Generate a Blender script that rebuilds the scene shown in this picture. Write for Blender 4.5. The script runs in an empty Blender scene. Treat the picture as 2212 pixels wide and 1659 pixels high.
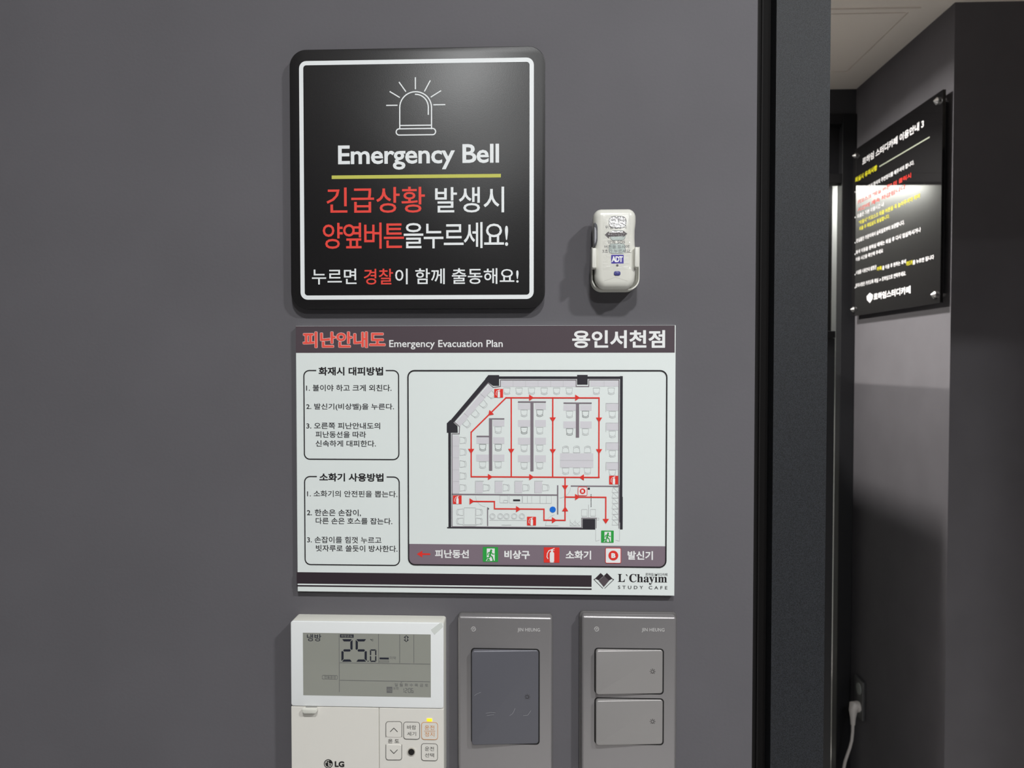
import bpy, bmesh, math, random
from mathutils import Vector

# ------------------------------------------------------------------ camera, world, lights
SC = bpy.context.scene
COL = SC.collection
FPX = 1657.0                                   # focal length in pixels of the 2212 x 1659 frame
YAW, PITCH = math.atan(0.03983), math.atan(0.02505)
EYE = Vector((0.0, -0.6, 1.46))
camd = bpy.data.cameras.new('camera')
cam = bpy.data.objects.new('camera', camd)
COL.objects.link(cam)
cam.location = EYE
cam.rotation_euler = (math.pi / 2 - PITCH, 0, YAW)
camd.sensor_width = 36.0
camd.lens = 36.0 * FPX / 2212.0
camd.clip_start = 0.01
camd.dof.use_dof = True
camd.dof.focus_distance = 0.6
camd.dof.aperture_fstop = 19.0
SC.camera = cam

SC.view_settings.view_transform = 'Standard'
SC.view_settings.look = 'None'
SC.view_settings.gamma = 1.0
SC.view_settings.exposure = 0.0
SC.view_settings.use_curve_mapping = False

w = bpy.data.worlds.new('world')
SC.world = w
w.use_nodes = True
w.node_tree.nodes['Background'].inputs[0].default_value = (0.5, 0.5, 0.52, 1)
w.node_tree.nodes['Background'].inputs[1].default_value = 0.02

CEIL = 2.462
LIGHTS = [  # x, y, watts, diameter, colour
    (0.06, -1.02, 14.5, 0.11, (0.985, 1.0, 1.0)),
    (0.98, -1.05, 22.0, 0.11, (0.985, 1.0, 1.0)),
    (0.42, -2.10, 20.0, 0.13, (0.985, 1.0, 1.0)),
    (-0.80, 2.02, 70.0, 0.13, (1.0, 0.97, 0.89)),
    (0.35, 1.70, 36.0, 0.13, (1.0, 0.97, 0.92)),
    (1.74, 3.55, 3.5, 0.13, (1.0, 0.99, 0.96)),  # unseen lamp added to brighten the strip of far wall
]
for x, y, pw, dia, c in LIGHTS:
    ld = bpy.data.lights.new('downlight_lamp', 'AREA')
    ld.shape = 'DISK'; ld.size = dia; ld.energy = pw; ld.color = c
    if y == 1.70: ld.spread = 2.8                # deeper set fitting
    lo = bpy.data.objects.new('downlight_lamp', ld)
    lo.location = (x, y, CEIL - 0.012)
    COL.objects.link(lo)


# unseen linear lamp added past the far door for the glare on the notice
ld = bpy.data.lights.new('added_washer_lamp', 'AREA')
ld.shape = 'RECTANGLE'; ld.size = 0.70; ld.size_y = 0.025; ld.energy = 6.0; ld.color = (1.0, 0.99, 0.93)
lo = bpy.data.objects.new('added_washer_lamp', ld)
lo.location = (0.50, 3.66 - 0.075, CEIL - 0.022)
lo.rotation_euler = (math.radians(52), 0, 0)   # leans toward the wall it washes
COL.objects.link(lo)


# ------------------------------------------------------------------ helpers
def lin(v):
    v /= 255.0
    return v / 12.92 if v <= 0.04045 else ((v + 0.055) / 1.055) ** 2.4


def alb(rgb, k=1.13):                            # colour read off the photo -> albedo under this light
    return tuple(min(0.86, lin(c) * k) for c in rgb) + (1.0,)


MATS = {}


def mat(name, rgb, rough=0.5, spec=0.5, metal=0.0, bump=None, k=1.13, coat=0.0, coat_rough=0.05, emit=0.0, speck=None, ior=1.5):
    if name in MATS:
        return MATS[name]
    m = bpy.data.materials.new(name)
    m.use_nodes = True
    nt = m.node_tree
    b = nt.nodes['Principled BSDF']
    col = alb(rgb, k)
    b.inputs['Base Color'].default_value = col
    b.inputs['Roughness'].default_value = rough
    b.inputs['Specular IOR Level'].default_value = spec
    b.inputs['Metallic'].default_value = metal
    b.inputs['IOR'].default_value = ior
    b.inputs['Coat Weight'].default_value = coat
    b.inputs['Coat Roughness'].default_value = coat_rough
    if emit:
        b.inputs['Emission Color'].default_value = col
        b.inputs['Emission Strength'].default_value = emit
    tc = nt.nodes.new('ShaderNodeTexCoord')
    geo = nt.nodes.new('ShaderNodeNewGeometry')
    if bump:                                     # (scale per metre, strength, distance)
        n = nt.nodes.new('ShaderNodeTexNoise')
        n.inputs['Scale'].default_value = bump[0]
        n.inputs['Detail'].default_value = 3
        nt.links.new(geo.outputs['Position'], n.inputs['Vector'])
        bp = nt.nodes.new('ShaderNodeBump')
        bp.inputs['Strength'].default_value = bump[1]
        bp.inputs['Distance'].default_value = bump[2]
        nt.links.new(n.outputs['Fac'], bp.inputs['Height'])
        nt.links.new(bp.outputs['Normal'], b.inputs['Normal'])
    if speck:                                    # (scale, low factor, high factor): mottled pigment
        n2 = nt.nodes.new('ShaderNodeTexNoise')
        n2.inputs['Scale'].default_value = speck[0]
        n2.inputs['Detail'].default_value = 2
        nt.links.new(geo.outputs['Position'], n2.inputs['Vector'])
        mr = nt.nodes.new('ShaderNodeMapRange')
        mr.inputs['From Min'].default_value = 0.32
        mr.inputs['From Max'].default_value = 0.68
        mr.inputs['To Min'].default_value = speck[1]
        mr.inputs['To Max'].default_value = speck[2]
        nt.links.new(n2.outputs['Fac'], mr.inputs['Value'])
        vm = nt.nodes.new('ShaderNodeVectorMath')
        vm.operation = 'SCALE'
        vm.inputs[0].default_value = col[:3]
        nt.links.new(mr.outputs['Result'], vm.inputs['Scale'])
        nt.links.new(vm.outputs['Vector'], b.inputs['Base Color'])
    MATS[name] = m
    return m


def obj(name, bm, material, parent=None, smooth=None, **props):
    me = bpy.data.meshes.new(name)
    bmesh.ops.recalc_face_normals(bm, faces=bm.faces[:])
    bm.to_mesh(me)
    bm.free()
    if material:
        me.materials.append(material)
    if smooth is not None:
        for p in me.polygons:
            p.use_smooth = True
        me.set_sharp_from_angle(angle=smooth)
    o = bpy.data.objects.new(name, me)
    COL.objects.link(o)
    if parent:
        o.parent = parent
        o.matrix_parent_inverse = parent.matrix_world.inverted()
    for k_, v in props.items():
        o[k_] = v
    return o


def thing(name, loc, label, cat, group=None):
    o = bpy.data.objects.new(name, None)
    o.empty_display_size = 0.05
    o.location = loc
    COL.objects.link(o)
    bpy.context.view_layer.update()
    o['label'] = label
    o['category'] = cat
    if group:
        o['group'] = group
    return o


def structure(o):
    o['kind'] = 'structure'
    return o


def box(bm, x0, y0, z0, x1, y1, z1, bev=0.0, seg=2):
    vs = [bm.verts.new(p) for p in ((x0, y0, z0), (x1, y0, z0), (x1, y1, z0), (x0, y1, z0), (x0, y0, z1), (x1, y0, z1), (x1, y1, z1), (x0, y1, z1))]
    fs = [bm.faces.new([vs[i] for i in f]) for f in ((0, 3, 2, 1), (4, 5, 6, 7), (0, 1, 5, 4), (1, 2, 6, 5), (2, 3, 7, 6), (3, 0, 4, 7))]
    if bev:
        es = list({e for f in fs for e in f.edges})
        bmesh.ops.bevel(bm, geom=es, offset=bev, segments=seg, affect='EDGES', profile=0.5)
    return bm


def boxes(name, material, parent, *bs, bev=0.0):
    bm = bmesh.new()
    for b in bs:
        box(bm, *b, bev=bev)
    return obj(name, bm, material, parent)


def tube(bm, pts, r, n=12, rads=None):
    pts = [Vector(p) for p in pts]
    rings = []
    for i, p in enumerate(pts):
        t = (pts[min(i + 1, len(pts) - 1)] - pts[max(i - 1, 0)]).normalized()
        a = Vector((0, 1, 0)) if abs(t.y) < 0.9 else Vector((1, 0, 0))
        u = t.cross(a).normalized(); v = t.cross(u)
        rr = rads[i] if rads else r
        rings.append([bm.verts.new(p + (u * math.cos(k * 2 * math.pi / n) + v * math.sin(k * 2 * math.pi / n)) * rr) for k in range(n)])
    for a, b in zip(rings, rings[1:]):
        for k in range(n):
            bm.faces.new((a[k], a[(k + 1) % n], b[(k + 1) % n], b[k]))
    bm.faces.new(rings[0][::-1]); bm.faces.new(rings[-1])
    return bm


# camera ray of a pixel, for carrying measurements onto the real planes of the place
_ca, _sa, _cb, _sb = math.cos(YAW), math.sin(YAW), math.cos(PITCH), math.sin(PITCH)
FW = Vector((-_sa * _cb, _ca * _cb, -_sb)); RT = Vector((_ca, _sa, 0)); UP = RT.cross(FW)


class Sheet:
    """A real plane: a point on it, its right axis u, its up axis v; n points out to the viewer."""
    def __init__(self, p, u=(1, 0, 0), v=(0, 0, 1)):
        self.p = Vector(p); self.u = Vector(u); self.v = Vector(v); self.n = self.u.cross(self.v)

    def uv(self, px, py):
        d = FW + RT * ((px - 1106.0) / FPX) - UP * ((py - 829.5) / FPX)
        t = (self.p - EYE).dot(self.n) / d.dot(self.n)
        q = EYE + d * t - self.p
        return (q.dot(self.u), q.dot(self.v))

    def at(self, uv, lift=0.0):
        return self.p + self.u * uv[0] + self.v * uv[1] + self.n * lift

    def moved(self, d):
        return Sheet(self.p + self.n * d, self.u, self.v)


PXM = 0.6 / FPX                                 # metres per pixel on the near wall
_glyphs = {}


def glyphs(s, off, spacing=1.0):
    key = (s, off, spacing)
    if key not in _glyphs:
        t = bpy.data.curves.new('lettering', 'FONT')
        t.body = s; t.offset = off; t.resolution_u = 3; t.space_character = spacing
        ob = bpy.data.objects.new('lettering', t)
        COL.objects.link(ob)
        dg = bpy.context.evaluated_depsgraph_get()
        me = bpy.data.meshes.new_from_object(ob.evaluated_get(dg))
        vs = [(v.co.x, v.co.y) for v in me.vertices]
        fs = [tuple(p.vertices) for p in me.polygons]
        bpy.data.objects.remove(ob); bpy.data.meshes.remove(me); bpy.data.curves.remove(t)
        xs = [v[0] for v in vs]; ys = [v[1] for v in vs]
        _glyphs[key] = (vs, fs, min(xs), max(xs), min(ys), max(ys))
    return _glyphs[key]


class Ink:
    """Printed shapes on a sheet, gathered into one mesh; arguments are photo measurements."""
    def __init__(self, sheet, lift=0.0001, pxm=PXM, f=None):
        self.s = sheet; self.lift = lift; self.bm = bmesh.new(); self.pxm = pxm; self.f = f

    def q(self, x, y):
        if self.f:
            x, y = self.f(x, y)
        return self.s.uv(x, y)

    def k(self):
        return self.f.k * self.pxm if self.f else self.pxm

    def face(self, uvs, dl=0.0):
        if len(uvs) >= 3:                        # each printed shape lies a hair above the one before it
            self.n_ = (getattr(self, 'n_', 0) + 1) % 30
            self.bm.faces.new([self.bm.verts.new(self.s.at(p, self.lift + dl + self.n_ * 2.5e-6)) for p in uvs])

    def poly(self, *pts, dl=0.0):
        self.face([self.q(*p) for p in pts], dl)

    def rect(self, xl, yt, xr, yb, r=0.0, dl=0.0):
        u0, v1 = self.q(xl, yt); u1, _ = self.q(xr, yt); _, v0 = self.q(xl, yb)
        self.face(rrect(u0, v0, u1, v1, r * self.k()), dl)

    def line(self, pts, wd, closed=False, dl=0.0, cap=True):
        p = [self.q(*a) for a in pts]
        for i in range(1, len(p)):
            du, dv = p[i][0] - p[i - 1][0], p[i][1] - p[i - 1][1]
            if abs(dv) < 0.035 * abs(du): p[i] = (p[i][0], p[i - 1][1])
            elif abs(du) < 0.035 * abs(dv): p[i] = (p[i - 1][0], p[i][1])
        self.stroke(p, wd * self.k(), closed, dl, cap)

    def stroke(self, p, wd, closed=False, dl=0.0, cap=True):
        h = wd / 2
        seg = list(zip(p, p[1:])) + ([(p[-1], p[0])] if closed else [])
        for a, b in seg:
            a = Vector(a); b = Vector(b); d = b - a
            if d.length < 1e-9: continue
            d.normalize(); nn = Vector((-d.y, d.x)) * h
            e = d * (h if cap else 0.0)
            self.face([a - e + nn, a - e - nn, b + e - nn, b + e + nn], dl)

    def arc(self, cx, cy, rx, ry, a0, a1, wd, n=16, dl=0.0):
        pts = [(cx + rx * math.cos(math.radians(a0 + (a1 - a0) * i / n)), cy - ry * math.sin(math.radians(a0 + (a1 - a0) * i / n))) for i in range(n + 1)]
        self.stroke([self.q(*a) for a in pts], wd * self.k(), False, dl, False)

    def disc(self, cx, cy, r, n=28, dl=0.0, ry=None):
        u, v = self.q(cx, cy); r = r * self.k(); ry = r if ry is None else ry * self.k()
        self.face([(u + r * math.cos(2 * math.pi * i / n), v + ry * math.sin(2 * math.pi * i / n)) for i in range(n)], dl)

    def frame(self, xl, yt, xr, yb, r, wd, gap=None, dl=0.0):
        u0, v1 = self.q(xl, yt); u1, _ = self.q(xr, yt); _, v0 = self.q(xl, yb)
        r *= self.k(); wd *= self.k()
        a = rrect(u0 - wd / 2, v0 - wd / 2, u1 + wd / 2, v1 + wd / 2, r + wd / 2)
        b = rrect(u0 + wd / 2, v0 + wd / 2, u1 - wd / 2, v1 - wd / 2, max(1e-6, r - wd / 2))
        n = len(a)
        g = [self.q(gap[0], yt)[0], self.q(gap[1], yt)[0]] if gap else None
        for i in range(n):
            j = (i + 1) % n
            if g and abs(a[i][1] - a[j][1]) < 1e-7 and a[i][1] > (v0 + v1) / 2:
                lo, hi = min(a[i][0], a[j][0]), max(a[i][0], a[j][0])
                t, s_ = v1 + wd / 2, v1 - wd / 2
                self.face([(lo, s_), (g[0], s_), (g[0], t), (lo, t)], dl)
                self.face([(g[1], s_), (hi, s_), (hi, t), (g[1], t)], dl)
            else:
                self.face([a[i], a[j], b[j], b[i]], dl)

    def text(self, s, xl, xr, yt, yb, bold=0.0, heavy=0.0, spacing=1.0, dl=0.0):
        vs, fs, x0, x1, y0, y1 = glyphs(s, bold, spacing)
        u0, v1 = self.q(xl, yt); u1, _ = self.q(xr, yt); _, v0 = self.q(xl, yb)
        hv = heavy * self.k()
        u0 += hv; u1 -= hv; v0 += hv; v1 -= hv
        shifts = [(0, 0)] if not heavy else [(hv * math.cos(a * math.pi / 4), hv * math.sin(a * math.pi / 4)) for a in range(8)] + [(0, 0)]
        for i, (su, sv) in enumerate(shifts):
            nv = [self.bm.verts.new(self.s.at((u0 + (x - x0) / (x1 - x0) * (u1 - u0) + su, v0 + (y - y0) / (y1 - y0) * (v1 - v0) + sv), self.lift + dl + i * 2e-6)) for x, y in vs]
            for f in fs:
                try: self.bm.faces.new([nv[k_] for k_ in f])
                except ValueError: pass

    def done(self, name, material, parent, **props):
        bm = self.bm
        for f in bm.faces:
            f.normal_update()
            if f.normal.dot(self.s.n) < 0: f.normal_flip()
        me = bpy.data.meshes.new(name)
        bm.to_mesh(me); bm.free()
        me.materials.append(material)
        o = bpy.data.objects.new(name, me)
        COL.objects.link(o)
        o.parent = parent
        o.matrix_parent_inverse = parent.matrix_world.inverted()
        for k_, v in props.items(): o[k_] = v
        return o


def rrect(u0, v0, u1, v1, r=0.0, n=6):
    if r <= 0:
        return [(u0, v0), (u1, v0), (u1, v1), (u0, v1)]
    out = []
    for cx, cy, a in ((u1 - r, v0 + r, -90), (u1 - r, v1 - r, 0), (u0 + r, v1 - r, 90), (u0 + r, v0 + r, 180)):
        out += [(cx + r * math.cos(math.radians(a + 90 * i / n)), cy + r * math.sin(math.radians(a + 90 * i / n))) for i in range(n + 1)]
    return out


def inset(outline, d):
    """Closed outline moved inward by d (counter-clockwise order)."""
    n = len(outline); res = []
    for i in range(n):
        p, q, r_ = Vector(outline[i - 1]), Vector(outline[i]), Vector(outline[(i + 1) % n])
        e1, e2 = (q - p), (r_ - q)
        if e1.length < 1e-9: e1 = e2
        if e2.length < 1e-9: e2 = e1
        e1 = e1.normalized(); e2 = e2.normalized()
        n1, n2 = Vector((-e1.y, e1.x)), Vector((-e2.y, e2.x))
        m = n1 + n2
        m = m / max(0.3, m.length_squared) * 2 if m.length > 1e-6 else n1
        res.append((q.x + m.x * d, q.y + m.y * d))
    return res


def prism(bm, sheet, outline, d0, d1, bev=0.0, seg=3):
    """Solid of an outline standing on a sheet from lift d0 to lift d1, front edge rounded by bev."""
    area = sum(outline[i - 1][0] * outline[i][1] - outline[i][0] * outline[i - 1][1] for i in range(len(outline)))
    if area < 0: outline = outline[::-1]
    o2 = []
    for p in outline:
        if not o2 or (Vector(p) - Vector(o2[-1])).length > 1e-6: o2.append(p)
    outline = o2
    layers = [(0.0, d0)]
    if bev:
        layers += [(bev * (1 - math.cos(t * math.pi / 2 / seg)), d1 - bev + bev * math.sin(t * math.pi / 2 / seg)) for t in range(seg + 1)]
    else:
        layers.append((0.0, d1))
    n = len(outline)
    rings = [[bm.verts.new(sheet.at(p, dd)) for p in (inset(outline, ins) if ins else outline)] for ins, dd in layers]
    bm.faces.new(rings[0][::-1]); bm.faces.new(rings[-1])
    for a, b in zip(rings, rings[1:]):
        for i in range(n):
            bm.faces.new((a[i], a[(i + 1) % n], b[(i + 1) % n], b[i]))
    return bm


def words(name, material, parent, sheet, lift, items, **props):
    """One part per piece of writing: (text, left, right, top, bottom, bold, heavy, spacing)."""
    for it in items:
        it = tuple(it) + (0.0, 0.0, 1.0)[len(it) - 5:]
        i = Ink(sheet, lift)
        i.text(it[0], it[1], it[2], it[3], it[4], bold=it[5], heavy=it[6], spacing=it[7])
        i.done(name, material, parent, **props)


def px_rect(sheet, xl, yt, xr, yb):
    u0, v1 = sheet.uv(xl, yt); u1, _ = sheet.uv(xr, yt); _, v0 = sheet.uv(xl, yb)
    return u0, v0, u1, v1


class Fit:
    """A close-up's own measure: x, y there -> photo pixels."""
    def __init__(self, x, y, k): self.x, self.y, self.k = x, y, k
    def __call__(self, x, y): return self.x + self.k * x, self.y + self.k * y


# ------------------------------------------------------------------ materials
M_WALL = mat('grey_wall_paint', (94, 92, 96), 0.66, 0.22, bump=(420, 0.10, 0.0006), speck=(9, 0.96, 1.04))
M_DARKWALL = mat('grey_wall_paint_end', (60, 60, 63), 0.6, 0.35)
M_CEIL = mat('ceiling_board', (226, 219, 211), 0.8, 0.2)
M_FLOOR = mat('floor_tile', (186, 184, 182), 0.45, 0.4, speck=(30, 0.92, 1.06))
M_BLACK = mat('black_metal_frame', (22, 22, 25), 0.5, 0.4)
M_RUBBER = mat('black_seal', (20, 18, 18), 0.7, 0.2)
M_JAMB = mat('textured_black_powder_coat', (30, 32, 36), 0.6, 0.42, bump=(2000, 0.3, 0.0003), speck=(1700, 0.3, 1.7))
M_FARWALL = mat('pale_wall_paint', (205, 207, 205), 0.6, 0.3)
M_EDGE = mat('wall_edge_bead', (150, 148, 150), 0.5, 0.4)
M_LENS = mat('lamp_glass', (245, 245, 240), 0.3, 0.5, emit=6.0)
M_WHITEPLASTIC = mat('ivory_plastic', (208, 207, 199), 0.38, 0.5)

# ------------------------------------------------------------------ the setting
W0 = Sheet((0, 0, 1.46))
X_EDGE = W0.uv(1629, 830)[0]
X_JL, X_JR = W0.uv(1670, 830)[0], W0.uv(1785.5, 830)[0]
T = 0.16
FZ = -0.08                                     # floor level
structure(boxes('floor', M_FLOOR, None, (-2.5, -3.4, FZ - 0.1, 2.6, 3.8, FZ)))
structure(boxes('ceiling', M_CEIL, None, (-2.5, -3.4, CEIL, 2.6, 3.8, CEIL + 0.1)))
wf = structure(boxes('wall_front', M_WALL, None, (-2.4, 0, FZ, X_EDGE, T, CEIL), (X_EDGE, 0, 2.13, 1.16, T, CEIL), (1.16, 0, FZ, 2.5, T, CEIL)))
structure(boxes('wall_left', M_WALL, None, (-2.5, -3.3, FZ, -2.4, 3.66, CEIL)))
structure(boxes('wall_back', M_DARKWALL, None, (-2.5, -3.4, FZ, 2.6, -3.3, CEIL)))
structure(boxes('wall_right', M_WALL, None, (2.5, -3.3, FZ, 2.6, 1.594, CEIL)))
Y_C, X_C, Y_E = 1.594, 1.139, 2.262
structure(boxes('wall_corner', M_WALL, None, (X_C, Y_C, FZ, 2.6, Y_E, CEIL)))
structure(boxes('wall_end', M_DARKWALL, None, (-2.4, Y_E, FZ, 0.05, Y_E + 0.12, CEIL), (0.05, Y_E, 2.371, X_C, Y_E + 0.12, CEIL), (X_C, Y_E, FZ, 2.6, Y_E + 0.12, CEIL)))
structure(boxes('wall_far', M_FARWALL, None, (-2.5, 3.66, FZ, 2.6, 3.76, CEIL)))
structure(boxes('wall_far_right', M_FARWALL, None, (2.0, Y_E + 0.12, FZ, 2.1, 3.66, CEIL)))
structure(boxes('trim_3', M_BLACK, None, (1.38, 3.62, FZ, 1.559, 3.66, CEIL)))
# shadow gap between wall and door frame, with its seal bead
ed = bmesh.new()
xb = W0.uv(1630.4, 830)[0]
box(ed, X_EDGE, 0.0, FZ, xb, 0.02, 2.13)
structure(obj('trim_2', ed, M_WALL))
tr = bmesh.new()
xm = W0.uv(1648, 830)[0]
box(tr, xb, 0.010, FZ, xm - 0.0004, 0.03, 2.13)
box(tr, xm - 0.0006, 0.008, FZ, xm + 0.0004, 0.03, 2.13)
box(tr, xm + 0.0002, 0.014, FZ, X_JL, 0.03, 2.13)
structure(obj('trim_1', tr, M_RUBBER))
# the near door frame and the far door frame
d1 = structure(boxes('door_1', M_JAMB, None, (X_JL, -0.001, FZ, X_JR, T - 0.004, 2.13), (X_JL, -0.001, 2.085, 1.16, T - 0.004, 2.13), (1.115, -0.001, FZ, 1.16, T - 0.004, 2.13)))
d2 = bpy.data.objects.new('door_2', None); COL.objects.link(d2); d2.location = (0.6, Y_E, FZ); structure(d2)
bpy.context.view_layer.update()
boxes('door_frame', M_BLACK, d2, (1.087, Y_E - 0.012, FZ, X_C - 0.001, Y_E + 0.035, 2.37), (0.06, Y_E - 0.012, FZ, 0.115, Y_E + 0.035, 2.37),
      (0.115, Y_E - 0.012, 2.335, 1.087, Y_E + 0.035, 2.37), (0.115, Y_E - 0.012, 2.12, 1.087, Y_E + 0.035, 2.155), bev=0.002)
boxes('transom_panel', M_BLACK, d2, (0.115, Y_E + 0.02, 2.155, 1.087, Y_E + 0.05, 2.335))

# ceiling hatch above the passage
h = thing('ceiling_hatch', (0.82, 1.86, CEIL), 'square white access hatch with a thin frame in the passage ceiling', 'ceiling hatch')
bm = bmesh.new()
hx0, hx1, hy0, hy1, fw = 0.585, 1.058, 1.617, 2.103, 0.022
for b in ((hx0 - fw, hy0, hx0, hy1), (hx1 - fw, hy0, hx1, hy1), (hx0, hy0, hx1 - fw, hy0 + fw), (hx0, hy1 - fw, hx1 - fw, hy1)):
    box(bm, b[0], b[1], CEIL - 0.0045, b[2], b[3], CEIL - 0.0002)
obj('hatch_frame', bm, M_CEIL, h)
boxes('hatch_panel', M_CEIL, h, (hx0 + 0.006, hy0 + fw + 0.006, CEIL - 0.0045, hx1 - fw - 0.006, hy1 - fw - 0.006, CEIL - 0.0002))

# downlight fittings round the lamps
names = ['recessed ceiling downlight nearest the emergency sign wall', 'recessed ceiling downlight in front of the doorway', 'recessed ceiling downlight furthest behind the camera',
         'recessed ceiling downlight in the passage behind the wall', 'recessed ceiling downlight above the passage cabinet', 'added ceiling downlight brightening the wall past the far door']
for (x, y, pw, dia, c), nm in zip(LIGHTS, names):
    t = thing('downlight', (x, y, CEIL), nm, 'ceiling light', 'recessed downlights')
    bm = bmesh.new()
    n = 40; R0, R1 = dia / 2 + 0.004, dia / 2 + 0.018
    ri = []
    for r_, z in ((R0, CEIL - 0.001), (R0, CEIL - 0.010), (R1, CEIL - 0.006), (R1, CEIL - 0.001)):
        ri.append([bm.verts.new((x + r_ * math.cos(2 * math.pi * i / n), y + r_ * math.sin(2 * math.pi * i / n), z)) for i in range(n)])
    for a, b in zip(ri, ri[1:] + ri[:1]):
        for i in range(n): bm.faces.new((a[i], a[(i + 1) % n], b[(i + 1) % n], b[i]))
    obj('rim', bm, M_CEIL, t)
    bm = bmesh.new()
    tube(bm, [(x, y, CEIL - 0.0105), (x, y, CEIL - 0.0012)], dia / 2, 40)
    obj('lamp_glass', bm, M_LENS, t)

t = thing('added_washer', (0.50, 3.58, CEIL), 'slim white linear light added past the far door for the notice reflection', 'ceiling light')
boxes('housing', M_CEIL, t, (0.14, 3.55, CEIL - 0.009, 0.86, 3.62, CEIL - 0.0003), (0.14, 3.55, CEIL - 0.034, 0.86, 3.556, CEIL - 0.009))  # made-up housing for the added lamp, its front lip hides it

# ------------------------------------------------------------------ emergency bell sign
M_SIGN = mat('satin_black_board', (29, 28, 29), 0.36, 0.34, bump=(1600, 0.12, 0.0003))
M_SIGNEDGE = M_SIGN
M_SWHITE = mat('sign_white_print', (222, 225, 236), 0.5, 0.4)
M_SRED = mat('sign_red_print', (222, 66, 56), 0.5, 0.4)
M_SYEL = mat('sign_olive_line', (186, 186, 84), 0.5, 0.4)
S = W0.moved(0.008)
u0, v0, u1, v1 = px_rect(S, 624.6, 107.5, 1177.8, 667.5)
bell = thing('emergency_sign', S.at(((u0 + u1) / 2, v0), -0.008), 'square black rounded emergency bell sign with a white border, top of the wall', 'sign')
bm = bmesh.new()
prism(bm, W0, rrect(u0, v0, u1, v1, 36 * PXM, 10), 0.0003, 0.008, 0.0006, 2)
obj('board', bm, M_SIGN, bell, smooth=0.6)
i = Ink(S)
i.frame(650.5, 136.8, 1148.6, 643, 11, 9)
i.done('border_print', M_SWHITE, bell)
i = Ink(S)
lw = 2.5
i.stroke([S.uv(863.6, 278)] + [S.uv(897.9 - 34.3 * math.cos(math.radians(a)), 232.5 - 34.3 * math.sin(math.radians(a))) for a in range(0, 181, 9)] + [S.uv(932.2, 278)], lw * PXM)
i.stroke([S.uv(897.6 + 27.6 * math.sin(math.radians(a)), 231.5 - 27.6 * math.cos(math.radians(a))) for a in range(0, 91, 9)] + [S.uv(925.2, 246.8)], lw * PXM)
i.line([(863.6, 271.3), (932.2, 270.7)], lw, cap=False)
i.frame(855.8, 278.5, 941, 292, 6.6, lw)
for a in ((835.4, 227.8, 857.7, 227.3), (842.8, 198.3, 862.6, 210.2), (862.6, 178.2, 876.1, 197.2), (897.3, 168.2, 897.3, 191.8), (929, 175, 917.4, 196.6), (951.8, 196.6, 931.5, 209.4), (937.2, 226.5, 960.8, 226.5)):
    i.line([(a[0], a[1]), (a[2], a[3])], 2.4)
i.done('siren_symbol_print', M_SWHITE, bell)
words('heading_lettering', M_SWHITE, bell, S, 0.0001, [('Emergency Bell', 730.2, 1078, 314.5, 368, 0.012, 0.35, 0.96)])
words('white_lettering', M_SWHITE, bell, S, 0.0001, [('발생시', 939.9, 1089, 404.6, 459.8, 0.007), ('을누르세요!', 872, 1097.7, 481, 536.9, 0.007, 0, 0.86),
      ('누르면', 673.8, 770.1, 580.7, 614.6, 0.009), ('이 함께 출동해요!', 853.6, 1120.3, 580.1, 614.2, 0.009)])
words('red_lettering', M_SRED, bell, S, 0.0001, [('긴급상황', 705.2, 917.9, 405, 460.8, 0.007), ('양옆버튼', 697.1, 872.6, 481.7, 537.9, 0.007, 0, 0.86), ('경찰', 785.8, 849, 580.7, 614.8, 0.009)], label='red lettering')
i = Ink(S)
i.rect(716.6, 379.2, 1082, 386.8)
i.done('underline_print', M_SYEL, bell, label='olive yellow underline')

# ------------------------------------------------------------------ evacuation plan board
K = {}
for nm, c in dict(paper=(218, 224, 222), header=(76, 65, 71), band=(50, 41, 47), black=(34, 31, 34), legend=(122, 108, 118), red=(218, 52, 44), title_red=(238, 84, 72), pink=(250, 190, 185),
                  white=(238, 242, 242), green=(44, 156, 66), blue=(20, 106, 208), wall=(46, 44, 50), wallline=(122, 112, 120), desk=(205, 203, 208), chair=(184, 184, 186), dark_chair=(105, 105, 108),
                  gem=(84, 75, 80)).items():
    K[nm] = mat('plan_' + nm, c, 0.5, 0.35)
P = W0.moved(0.005)
u0, v0, u1, v1 = px_rect(P, 638.6, 704.3, 1459.8, 1277.6)
plan = thing('evacuation_plan', P.at(((u0 + u1) / 2, v0), -0.005), 'white A4 evacuation plan board with dark header, red routes and floor plan', 'sign')
bm = bmesh.new()
prism(bm, W0, rrect(u0, v0, u1, v1), 0.0003, 0.005, 0.0003, 1)
obj('board', bm, K['paper'], plan)
L1, L2, L3, L4 = 0.0001, 0.0002, 0.0003, 0.0004
i = Ink(P, L1); i.rect(638.8, 704.6, 1457.6, 762.2); i.done('header_band_print', K['header'], plan)
i = Ink(P, L1)
i.rect(640.8, 1235.8, 1278, 1260.4)
i.rect(640.8, 1263.6, 1278, 1266.8)
i.done('footer_band_print', K['band'], plan)
i = Ink(P, L2); i.text('피난안내도', 653.4, 833.2, 716, 752.2, bold=0.012, heavy=1.5); i.done('title_outline_print', K['pink'], plan)
i = Ink(P, L3); i.text('피난안내도', 654.2, 832.4, 716.8, 751.4, bold=0.012, heavy=0.6); i.done('title_lettering', K['title_red'], plan, label='red title lettering')
words('subtitle_lettering', K['white'], plan, P, L2, [('Emergency Evacuation Plan', 840.8, 1086, 734.6, 754.8, 0.012)], label='white English subtitle')
words('branch_lettering', K['white'], plan, P, L2, [('용인서천점', 1236, 1436.7, 713.5, 752, 0.014, 0.6)], label='white branch lettering in the header')
i = Ink(P, L1)
i.frame(656.4, 800.4, 861, 991.8, 12, 2.5, gap=(683.3, 833.2))
i.frame(658, 1029.3, 862.3, 1219.3, 12, 2.5, gap=(684.6, 835.2))
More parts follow.
